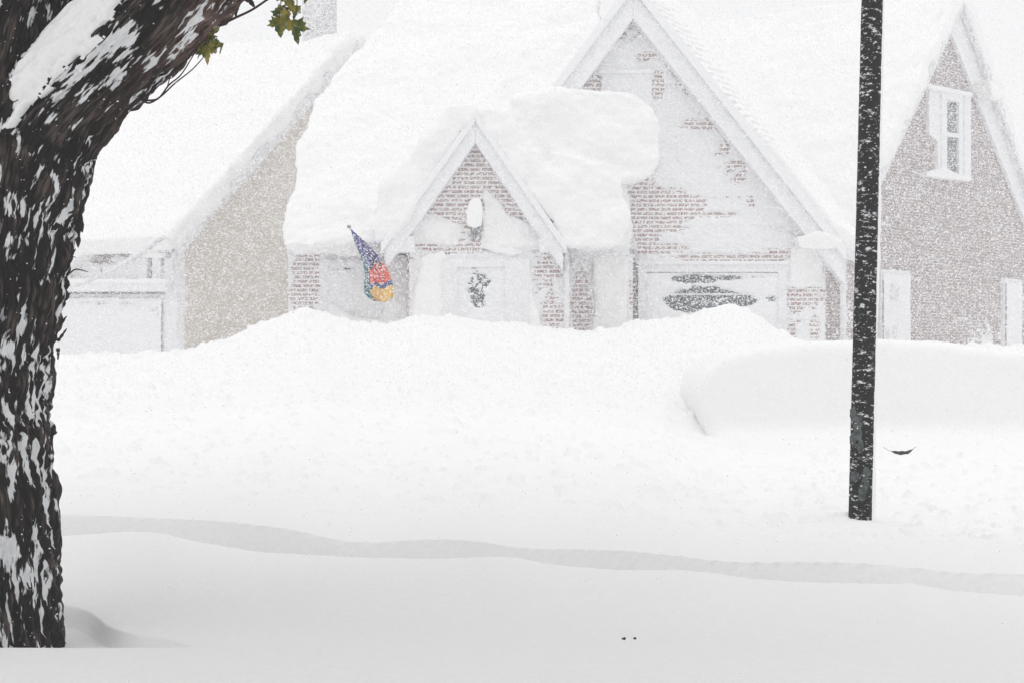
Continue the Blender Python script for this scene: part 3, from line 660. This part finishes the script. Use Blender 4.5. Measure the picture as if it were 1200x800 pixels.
def limb(ctrl, nl, na, seed, snowk=1.0, amp=.035, Y0=YT, frm=None, redk=0., fs=1.0, sbias=0., dark=0.):
    """ctrl: (px,py,rpx,dY)"""
    P = [tuple(W(x, y, Y0 + dy)) + (r * Y0 / F,) for x, y, r, dy in ctrl]
    t = np.linspace(0, 1, nl); Q = catmull(P, t); c = Q[:, :3]; r = Q[:, 3]
    T = np.gradient(c, axis=0); T /= np.linalg.norm(T, axis=1)[:, None]
    ref = np.array([0, 1., 0]); Uv = np.cross(ref, T); Uv /= np.linalg.norm(Uv, axis=1)[:, None]; Wv = np.cross(T, Uv)   # Uv in the picture plane, Wv along view
    ln = np.concatenate([[0], np.cumsum(np.linalg.norm(np.diff(c, axis=0), axis=1))])
    a = np.linspace(0, math.tau, na + 1)[:-1]; AA, LL = np.meshgrid(a, ln)
    ca, sa_ = np.cos(AA), np.sin(AA); rm = r.mean(); kx = 34 * rm * fs
    # plates: ridged noise stretched along the limb, warped
    wx = .35 * fbm(ca * 2.2 + 3, sa_ * 2.2, LL * 1.6, 3, seed + 5)
    def ridg(f, st, s): return 1 - np.abs(noise((ca + wx * .5) * f, (sa_ + wx * .5) * f, LL * st, seed + s)) * 2.2
    r1 = np.clip(ridg(kx * .5, 3.2, 1), -1, 1); r2 = np.clip(ridg(kx * 1.1, 7.0, 2), -1, 1); r3 = np.clip(ridg(kx * 2.2, 18, 3), -1, 1)
    rid = .5 * (1 - (.55 * r1 + .3 * r2 + .2 * r3))       # plates high, furrows low
    rid = smoothstep(.05, .62, rid)
    flake = smoothstep(.35, .8, noise(ca * kx * .9, sa_ * kx * .9, LL * 4, seed + 8)) * rid
    big = fbm(ca * 1.5, sa_ * 1.5, LL * 1.2, 2, seed + 3)
    h = amp * (rid - .5) * 1.3 + amp * .8 * flake + rm * .12 * big + amp * .5 * fbm(ca * kx * 3, sa_ * kx * 3, LL * 16, 2, seed + 4)
    RR = r[:, None] + h
    Pt = c[:, None] + (Uv[:, None] * ca[..., None] + Wv[:, None] * sa_[..., None]) * RR[..., None]
    # snow caught in the bark
    lodge = .85 * fbm((ca + wx * .4) * kx * 1.25 + 7, (sa_ + wx * .4) * kx * 1.25, LL * 6.5, 4, seed + 11); patch = fbm(ca * 2.4, sa_ * 2.4, LL * 1.6, 2, seed + 13)
    sn = .33 - dark * (1 - smoothstep(-.4, .9, -(c[:, 2] - (CAMZ + .55))))[:, None] + sbias + snowk * (1.25 * lodge + .38 * patch) + .35 * (.5 - rid) - .35 * smoothstep(.35, .85, noise((ca + wx * .5) * kx * 1.9, (sa_ + wx * .5) * kx * 1.9, LL * 9, seed + 21) + .5 * noise(ca * kx * 3.6, sa_ * kx * 3.6, LL * 20, seed + 22) + .25) 
    red = redk * np.clip(smoothstep(.45, .85, ca) * (.5 + 1.6 * fbm(ca * 2, sa_ * 2, LL * 3, 3, seed + 15)) * smoothstep(.9, 1.5, LL), 0, 1)
    return Pt, sn, rid, red, np.stack([AA * rm, LL], -1), c, Uv, Wv, r
def limb_mesh(specs):
    Vs = []; Fs = []; S = []; Rg = []; Rd = []; UVs = []; base = 0
    for sp in specs:
        Pt, sn, rid, red, uv = sp[:5]; nl, na = sn.shape
        i = np.arange(nl * na).reshape(nl, na) + base; j = np.roll(i, -1, 1)
        Fs.append(np.stack([i[:-1].ravel(), i[1:].ravel(), j[1:].ravel(), j[:-1].ravel()], 1)); base += nl * na
        Vs.append(Pt.reshape(-1, 3)); S.append(sn.ravel()); Rg.append(rid.ravel()); Rd.append(red.ravel()); UVs.append(uv.reshape(-1, 2))
    return mesh_np(np.vstack(Vs), np.vstack(Fs), np.vstack(UVs), {'snow': np.concatenate(S), 'ridge': np.concatenate(Rg), 'red': np.concatenate(Rd)})
tk = limb([(-40, 830, 115, 0), (-42, 755, 111, 0), (-48, 600, 110, 0), (-56, 500, 112, 0), (-49, 400, 113, 0), (-38, 310, 116, 0), (-28, 230, 117, .02), (-14, 160, 112, .06), (0, 90, 100, .1), (20, 0, 96, .15), (45, -110, 92, .2), (60, -300, 80, .3), (40, -600, 60, .4), (-20, -1000, 30, .4)], 1000, 520, 100, 1.0, amp=.03, dark=.16)
lb = limb([(-35, 330, 84, 0), (12, 235, 82, -.03), (58, 150, 64, -.08), (108, 92, 60, -.12), (160, 38, 62, -.15), (205, -14, 66, -.18), (262, -80, 58, -.25), (360, -200, 50, -.4), (520, -360, 38, -.6), (760, -560, 20, -.7)], 520, 400, 200, .9, redk=1.0, amp=.024, sbias=-.12)
link('trunk', limb_mesh([tk]), M['bark'], TR, True)
LB = link('limb', limb_mesh([lb]), M['bark'], TR, True)
# snow lying along the top of the limb: a partial sleeve that thins to nothing at its lower rim
Pt, sn, rid, red, uv, c, Uv, Wv, r = lb
nl = len(c); t = np.linspace(0, 1, nl)
sel = np.arange(int(nl * .06), int(nl * .78)); aa = np.linspace(math.radians(100), math.radians(325), 150)
AA, I = np.meshgrid(aa, sel); ca, sa_ = np.cos(AA), np.sin(AA); LL = uv[sel][:, :1, 1]
def dirs(): return Uv[sel][:, None] * ca[..., None] + Wv[sel][:, None] * sa_[..., None]
dv = dirs(); upn = dv[..., 2]*.9 - dv[..., 1]*.55 - dv[..., 0] * .35
lim = .70 + .40 * fbm(ca * 7, sa_ * 7, LL * 8 + 0 * ca, 5, 301) + .14 * smoothstep(.3, 1, (I - sel[0]) / len(sel)) * 0
th = np.clip((upn - lim) / .35, -.35, 1); hh = np.where(th > 0, .004 + .045 * th ** .8, .05 * th) + .006 * fbm(ca * 5, sa_ * 5, LL * 6 + 0 * ca, 3, 302)
hh = hh * 1 + 0
RR = r[sel][:, None] + .012 + hh
PS = c[sel][:, None] + dv * RR[..., None]
Fq = grid_faces(len(sel), 150); keep = th.ravel()[Fq].max(1) > -.15
Fq = Fq[keep]; used, inv = np.unique(Fq, return_inverse=True)
link('limb_snow', mesh_np(PS.reshape(-1, 3)[used], inv.reshape(-1, 4)), M['snow'], TR, True)
# unseen leaf canopy overhead, added to darken the near snow with its shade
nb = 21000; th_ = rng.random(nb) * math.tau; ph = np.arccos(rng.random(nb) * 2 - 1); rad = rng.random(nb) ** .45
cx_ = np.array([-1.0, 5.0, 9.6]); ax_ = np.array([9.5, 8.2, 3.6])
dirv = np.stack([np.cos(th_) * np.sin(ph), np.sin(th_) * np.sin(ph), np.cos(ph)], 1)
P_ = cx_ + dirv * rad[:, None] * ax_ * (1 + .2 * fbm(dirv[:, 0] * 3, dirv[:, 1] * 3, dirv[:, 2] * 3, 2, 7))[:, None]
cl_ = fbm(P_[:, 0] * .7, P_[:, 1] * .7, P_[:, 2] * .9, 3, 77); P_ = P_[(cl_ > .12) & (P_[:, 2] > np.maximum(5.4, 2.4 + .22 * P_[:, 1]))]
nb = len(P_); a1 = rng.normal(size=(nb, 3)); a1 /= np.linalg.norm(a1, axis=1)[:, None]; a2 = np.cross(a1, rng.normal(size=(nb, 3))); a2 /= np.linalg.norm(a2, axis=1)[:, None]
sz_ = (.10 + .10 * rng.random(nb))[:, None]
Vc = np.stack([P_ + a1 * sz_, P_ + a2 * sz_ * .8 + a1 * sz_ * .2, P_ - a1 * sz_ * .9 + np.array([0, 0, -.02]), P_ - a2 * sz_ * .8], 1).reshape(-1, 3)
link('shade_crown', mesh_np(Vc, np.arange(nb * 4).reshape(nb, 4)), plain('shade_crown_leaves', (.11, .11, .08), .7, 3, .4), TR)
bmb = bmesh.new()
rb = random.Random(3)
for k_ in range(22):
    a0 = tuple(rb.choice([lb[5][-1], tk[5][-1], tk[5][-60], lb[5][-60]])); e0 = Vector(P_[rb.randrange(nb)].tolist()); s0_ = Vector(a0)
    m0 = s0_.lerp(e0, .5) + Vector((rb.uniform(-.5, .5), rb.uniform(-.5, .5), .5))
    tube_bm(bmb, [s0_, s0_.lerp(m0, .5) + Vector((0, 0, .15)), m0, m0.lerp(e0, .5), e0], [.07, .055, .04, .025, .008], 7)
bm_obj('branches', bmb, M['twig'], TR, True)
# loose flakes of bark along the outline
rr = random.Random(5)
M['loose'] = plain('loose_bark', (.028, .02, .018), .8, 40)
def shard(px, py, ang, ln, w, Y=YT):
    bm = bmesh.new(); p = W(px, py, Y); a = math.radians(ang); d = Vector((math.cos(a), rr.uniform(-.3, .3), math.sin(a))).normalized(); L_ = ln * Y / F; w_ = w * Y / F
    s = d.cross(Vector((0, 1, 0))).normalized(); bend = s * rr.uniform(-.25, .25) * L_
    lft = []; rgt = []
    for k_ in range(9):
        t_ = k_ / 8; c_ = p + d * L_ * (t_ * 1.5 - .5) + bend * t_ * t_; ww = w_ * .5 * (1 - t_) ** .6 * (1 + rr.uniform(-.4, .4)) + .0008
        lft.append(c_ + s * ww); rgt.append(c_ - s * ww)
    P_ = lft + rgt[::-1]; bm = prism_pts(P_, [q + Vector((0, .012, 0)) for q in P_])
    bm_obj('bark_flake', bm, M['loose'], TR)
for (x, y, an, l, w) in [(97, 230, 50, 11, 2.5), (93, 250, -78, 24, 10), (91, 268, -82, 22, 9), (83, 300, 60, 10, 2.5), (76, 345, 20, 7, 4), (71, 395, 50, 12, 3), (72, 378, 62, 10, 3), (68, 412, -85, 9, 3), (66, 570, 80, 10, 2), (69, 640, -86, 10, 3), (70, 700, 85, 12, 3), (152, 127, 10, 5, 4), (276, 8, -80, 12, 10), (264, 18, -75, 8, 6), (292, 0, -60, 10, 10)]:
    shard(x, y, an, l, w)
# foot snow against the trunk
# twigs
def twig(pts, r0=.006, r1=.002, Y=7.85, name='twig'):
    bm = bmesh.new(); P = np.array(pts, float); n = max(8, len(pts) * 6); Q = catmull(P, np.linspace(0, 1, n))
    tube_bm(bm, [W(q[0], q[1], Y - .1 * i / n) for i, q in enumerate(Q)], [r0 + (r1 - r0) * i / (n - 1) for i in range(n)], 6)
    return bm_obj(name, bm, M['twig'], TR, True)
twig([(165, 116), (175, 121), (190, 112), (205, 98), (225, 82), (238, 68)], .005, .0022)
twig([(168, 118), (185, 116), (198, 100), (212, 88), (226, 66), (234, 52)], .005, .002)
twig([(196, 103), (199, 92), (206, 78), (212, 84)], .003, .0015)
twig([(222, 58), (245, 38), (270, 24), (295, 12), (318, -3), (350, -20), (380, -50)], .007, .004)
twig([(222, 58), (205, 72), (192, 82)], .008, .006)
twig([(250, 30), (246, 44), (243, 55)], .003, .0015); twig([(346, -18), (348, 0), (348, 14)], .003, .0015); twig([(330, -10), (329, 6), (327, 22)], .003, .0015); twig([(243, 55), (252, 56), (262, 52)], .003, .0015)
twig([(80, 322), (88, 316), (97, 317), (103, 319)], .004, .0015, YT - .1); twig([(78, 282), (83, 298), (89, 302)], .003, .0015, YT - .1)
# leaves
def leaf_mat():
    m, nt, b = newmat('maple_leaf'); n = noise_node(nt, 18, 3, 'Object'); n2 = noise_node(nt, 35, 3, 'Object')
    c = mixc(nt, ramp(nt, n.outputs[0], .40, (0, 0, 0), .62, (1, 1, 1)).outputs[0], (.05, .085, .015), (.27, .22, .03))
    lk(nt, mixc(nt, ramp(nt, n2.outputs[0], .60, (0, 0, 0), .68, (1, 1, 1)).outputs[0], c, (.45, .45, .42)), b.inputs['Base Color']); b.inputs['Roughness'].default_value = .55
    return m
M['leaf'] = leaf_mat()
MAPLE = [(0, 0), (.10, .06), (.30, -.05), (.28, .10), (.42, .16), (.36, .26), (.50, .42), (.36, .42), (.30, .50), (.18, .44), (.20, .62), (.12, .66), (.10, .80), (.0, 1.0), (-.10, .80), (-.12, .66), (-.20, .62), (-.18, .44), (-.30, .50), (-.36, .42), (-.50, .42), (-.36, .26), (-.42, .16), (-.28, .10), (-.30, -.05), (-.10, .06)]
def leaf(px, py, ang, size, roll=0, Y=7.8, tilt=None, name='leaf'):
    """hangs from (px,py); ang: direction of its tip, degrees from straight down"""
    bm = bmesh.new(); L_ = size * Y / F; n = len(MAPLE); tilt = ((px * 37 + py * 11) % 10) * .09 - .2 if tilt is None else tilt
    ctr = (0, .32); vs = []; rings = []
    for f in (1, .66, .33):
        ring_ = []
        for (x, y) in MAPLE:
            X_, Y_ = ctr[0] + (x - ctr[0]) * f, ctr[1] + (y - ctr[1]) * f
            zc = (.9 + .3 * math.sin(px)) * X_ * X_ + .12 * math.sin(X_ * 9 + Y_ * 7 + px) * .5 + .2 * Y_ * Y_
            ring_.append(bm.verts.new((X_, zc, -Y_)))
        rings.append(ring_)
    cv = bm.verts.new((0, .03, -.32))
    for a_, b_ in zip(rings, rings[1:]):
        for i_ in range(n): bm.faces.new((a_[i_], a_[(i_ + 1) % n], b_[(i_ + 1) % n], b_[i_]))
    for i_ in range(n): bm.faces.new((rings[-1][i_], rings[-1][(i_ + 1) % n], cv))
    R = Matrix.Translation(W(px, py, Y)) @ Matrix.Rotation(math.radians(-ang), 4, 'Y') @ Matrix.Rotation(math.radians(roll), 4, 'Z') @ Matrix.Rotation(tilt, 4, 'X') @ Matrix.Scale(L_, 4)
    bmesh.ops.transform(bm, matrix=R, verts=bm.verts)
    o = bm_obj(name, bm, M['leaf'], TR, True); md = o.modifiers.new('t', 'SOLIDIFY'); md.thickness = .0012
    return o
for a_ in [(327, 20, 8, 30, 10), (345, 22, -6, 33, -15), (332, -14, 20, 34, 50), (348, 6, -10, 18, 30), (326, -4, 40, 20, -60), (322, 10, 35, 26, -30), (338, 12, 0, 24, 60), (250, 46, 20, 18, 30), (236, 50, -20, 20, -70), (240, 52, 10, 24, 20), (232, 42, 30, 24, 40), (248, 50, -30, 20, 0), (255, 30, -10, 14, 60), (256, 50, -70, 12, 20), (260, 50, -10, 14, 70), (244, 38, 5, 20, -45), (362, -8, -10, 14, 40)]:
    leaf(*a_)

# ------------------------------------------------------------------ bits lying on the near snow
for (x, y, s, lab) in ((731, 752, 4.2, 'dark curled dead leaf poking out of the smooth near snow, the larger of two'), (744, 751, 2.6, 'tiny dark leaf scrap right of the larger curled leaf on the near snow')):
    bm = bmesh.new(); p = W(x, y, 7.25)
    rr2 = random.Random(x); n_ = 9; ringv = []
    c_ = bm.verts.new(p + Vector((0, 0, .012)))
    for i_ in range(n_):
        a_ = i_ / n_ * math.tau; q = (.6 + .5 * rr2.random()) * s * 7.25 / F * .5
        ringv.append(bm.verts.new(p + Vector((math.cos(a_) * q * 1.3, math.sin(a_) * q * 2, .006 + .012 * rr2.random()))))
    for i_ in range(n_): bm.faces.new((c_, ringv[i_], ringv[(i_ + 1) % n_]))
    o = bm_obj('fallen_leaf', bm, M['twig'], None); md = o.modifiers.new('t', 'SOLIDIFY'); md.thickness = .006; md.offset = 1
    tag(o, lab, 'leaf')

# ------------------------------------------------------------------ falling snow
def flakes():
    def batch(n, y0, y1, r0, r1, pw=1.0):
        Y = y0 + (y1 - y0) * rng.random(n) ** pw; X = (rng.random(n) - .5) * .92 * Y; Z = CAMZ + (rng.random(n) * .46 - .215) * Y
        return np.stack([X, Y, Z], 1), r0 + (r1 - r0) * rng.random(n) ** 2
    bt = [batch(1900000, 19, 41, .0045, .0132), batch(26000, 9, 19, .003, .007), batch(5000, 3.2, 8.5, .0012, .0032)]
    P = np.vstack([b[0] for b in bt]); r = np.concatenate([b[1] for b in bt]); n = len(P)
    T0 = np.array([[1, .1, .15], [.1, .9, -.15], [-.9, -.1, .15], [-.1, -1, -.15]], float)
    q = rng.normal(size=(n, 4)); q /= np.linalg.norm(q, axis=1)[:, None]; w, x, y, z = q.T
    R = np.stack([1 - 2 * (y * y + z * z), 2 * (x * y - z * w), 2 * (x * z + y * w), 2 * (x * y + z * w), 1 - 2 * (x * x + z * z), 2 * (y * z - x * w), 2 * (x * z - y * w), 2 * (y * z + x * w), 1 - 2 * (x * x + y * y)], 1).reshape(n, 3, 3)
    st = np.array([1.25, 1, .85])
    V = np.einsum('nij,kj->nki', R, T0) * r[:, None, None] * st + P[:, None]
    Fq = np.arange(n * 4).reshape(n, 4)
    m, nt, b = newmat('snowflake'); b.inputs['Base Color'].default_value = (.95, .95, .96, 1); b.inputs['Specular IOR Level'].default_value = 0
    # flakes are translucent clumps of crystals
    tr = nt.nodes.new('ShaderNodeBsdfTranslucent'); tr.inputs[0].default_value = (.95, .95, .96, 1); mx = nt.nodes.new('ShaderNodeMixShader'); mx.inputs[0].default_value = .5
    lk(nt, b.outputs[0], mx.inputs[1]); lk(nt, tr.outputs[0], mx.inputs[2]); lk(nt, mx.outputs[0], nt.nodes['Material Output'].inputs[0])
    o = link('falling_snow', mesh_np(V.reshape(-1, 3), Fq), m)
    tag(o, 'dense wind driven snowflakes filling the air before the houses', 'snowflakes', kind='stuff')
flakes()

# ------------------------------------------------------------------ haze
HAZE = .004
bm = hull([Vector((x, y, z)) for x in (-460, 460) for y in (-460, 460) for z in (-1.7, 12.5)])
m = bpy.data.materials.new('haze'); m.use_nodes = True; nt = m.node_tree; nt.nodes.clear()
pv = nt.nodes.new('ShaderNodeVolumePrincipled'); pv.inputs['Color'].default_value = (.97, .975, .98, 1); pv.inputs['Density'].default_value = HAZE
om = nt.nodes.new('ShaderNodeOutputMaterial'); lk(nt, pv.outputs[0], om.inputs['Volume'])
hz = bm_obj('haze', bm, m); tag(hz, 'pale blizzard haze between the camera and the houses', 'haze', kind='stuff')

# ------------------------------------------------------------------ light
w = bpy.data.worlds.new('World'); bpy.context.scene.world = w; w.use_nodes = True; nt = w.node_tree
bg = nt.nodes['Background']; sky = nt.nodes.new('ShaderNodeTexSky'); sky.sky_type = 'NISHITA'; sky.sun_disc = False
EL, AZ = 72, 190      # sun high, a little behind the camera
sky.sun_elevation = math.radians(EL); sky.sun_rotation = math.radians(AZ); sky.air_density = 1; sky.dust_density = 6; sky.ozone_density = 1
# an overcast deck: the clear-sky colours are levelled to a pale grey white
mx = mixc(nt, .93, sky.outputs[0], (9.95, 9.95, 10.0)); lk(nt, mx, bg.inputs[0]); bg.inputs[1].default_value = .096
sd = bpy.data.lights.new('sun', 'SUN'); sd.energy = .6; sd.angle = math.radians(30); sd.color = (1, .985, .96)
so = bpy.data.objects.new('sun', sd); C.objects.link(so)
dvec = Vector((math.sin(math.radians(AZ)) * math.cos(math.radians(EL)), math.cos(math.radians(AZ)) * math.cos(math.radians(EL)), math.sin(math.radians(EL))))
so.rotation_euler = dvec.to_track_quat('Z', 'Y').to_euler(); so.location = (0, 0, 30)

cd = bpy.data.cameras.new('camera'); cd.lens = 60; cd.sensor_width = 36; cd.clip_end = 3000; cd.clip_start = .05
co = bpy.data.objects.new('camera', cd); C.objects.link(co); co.location = (0, 0, CAMZ); co.rotation_euler = (math.radians(90), 0, 0)
sc = bpy.context.scene; sc.camera = co
sc.view_settings.view_transform = 'Standard'; sc.view_settings.look = 'None'; sc.view_settings.gamma = 1; sc.view_settings.exposure = .05
sc.render.engine = 'CYCLES'
sc.cycles.use_denoising = True
sc.cycles.max_bounces = 6; sc.cycles.volume_bounces = 2; sc.cycles.diffuse_bounces = 4
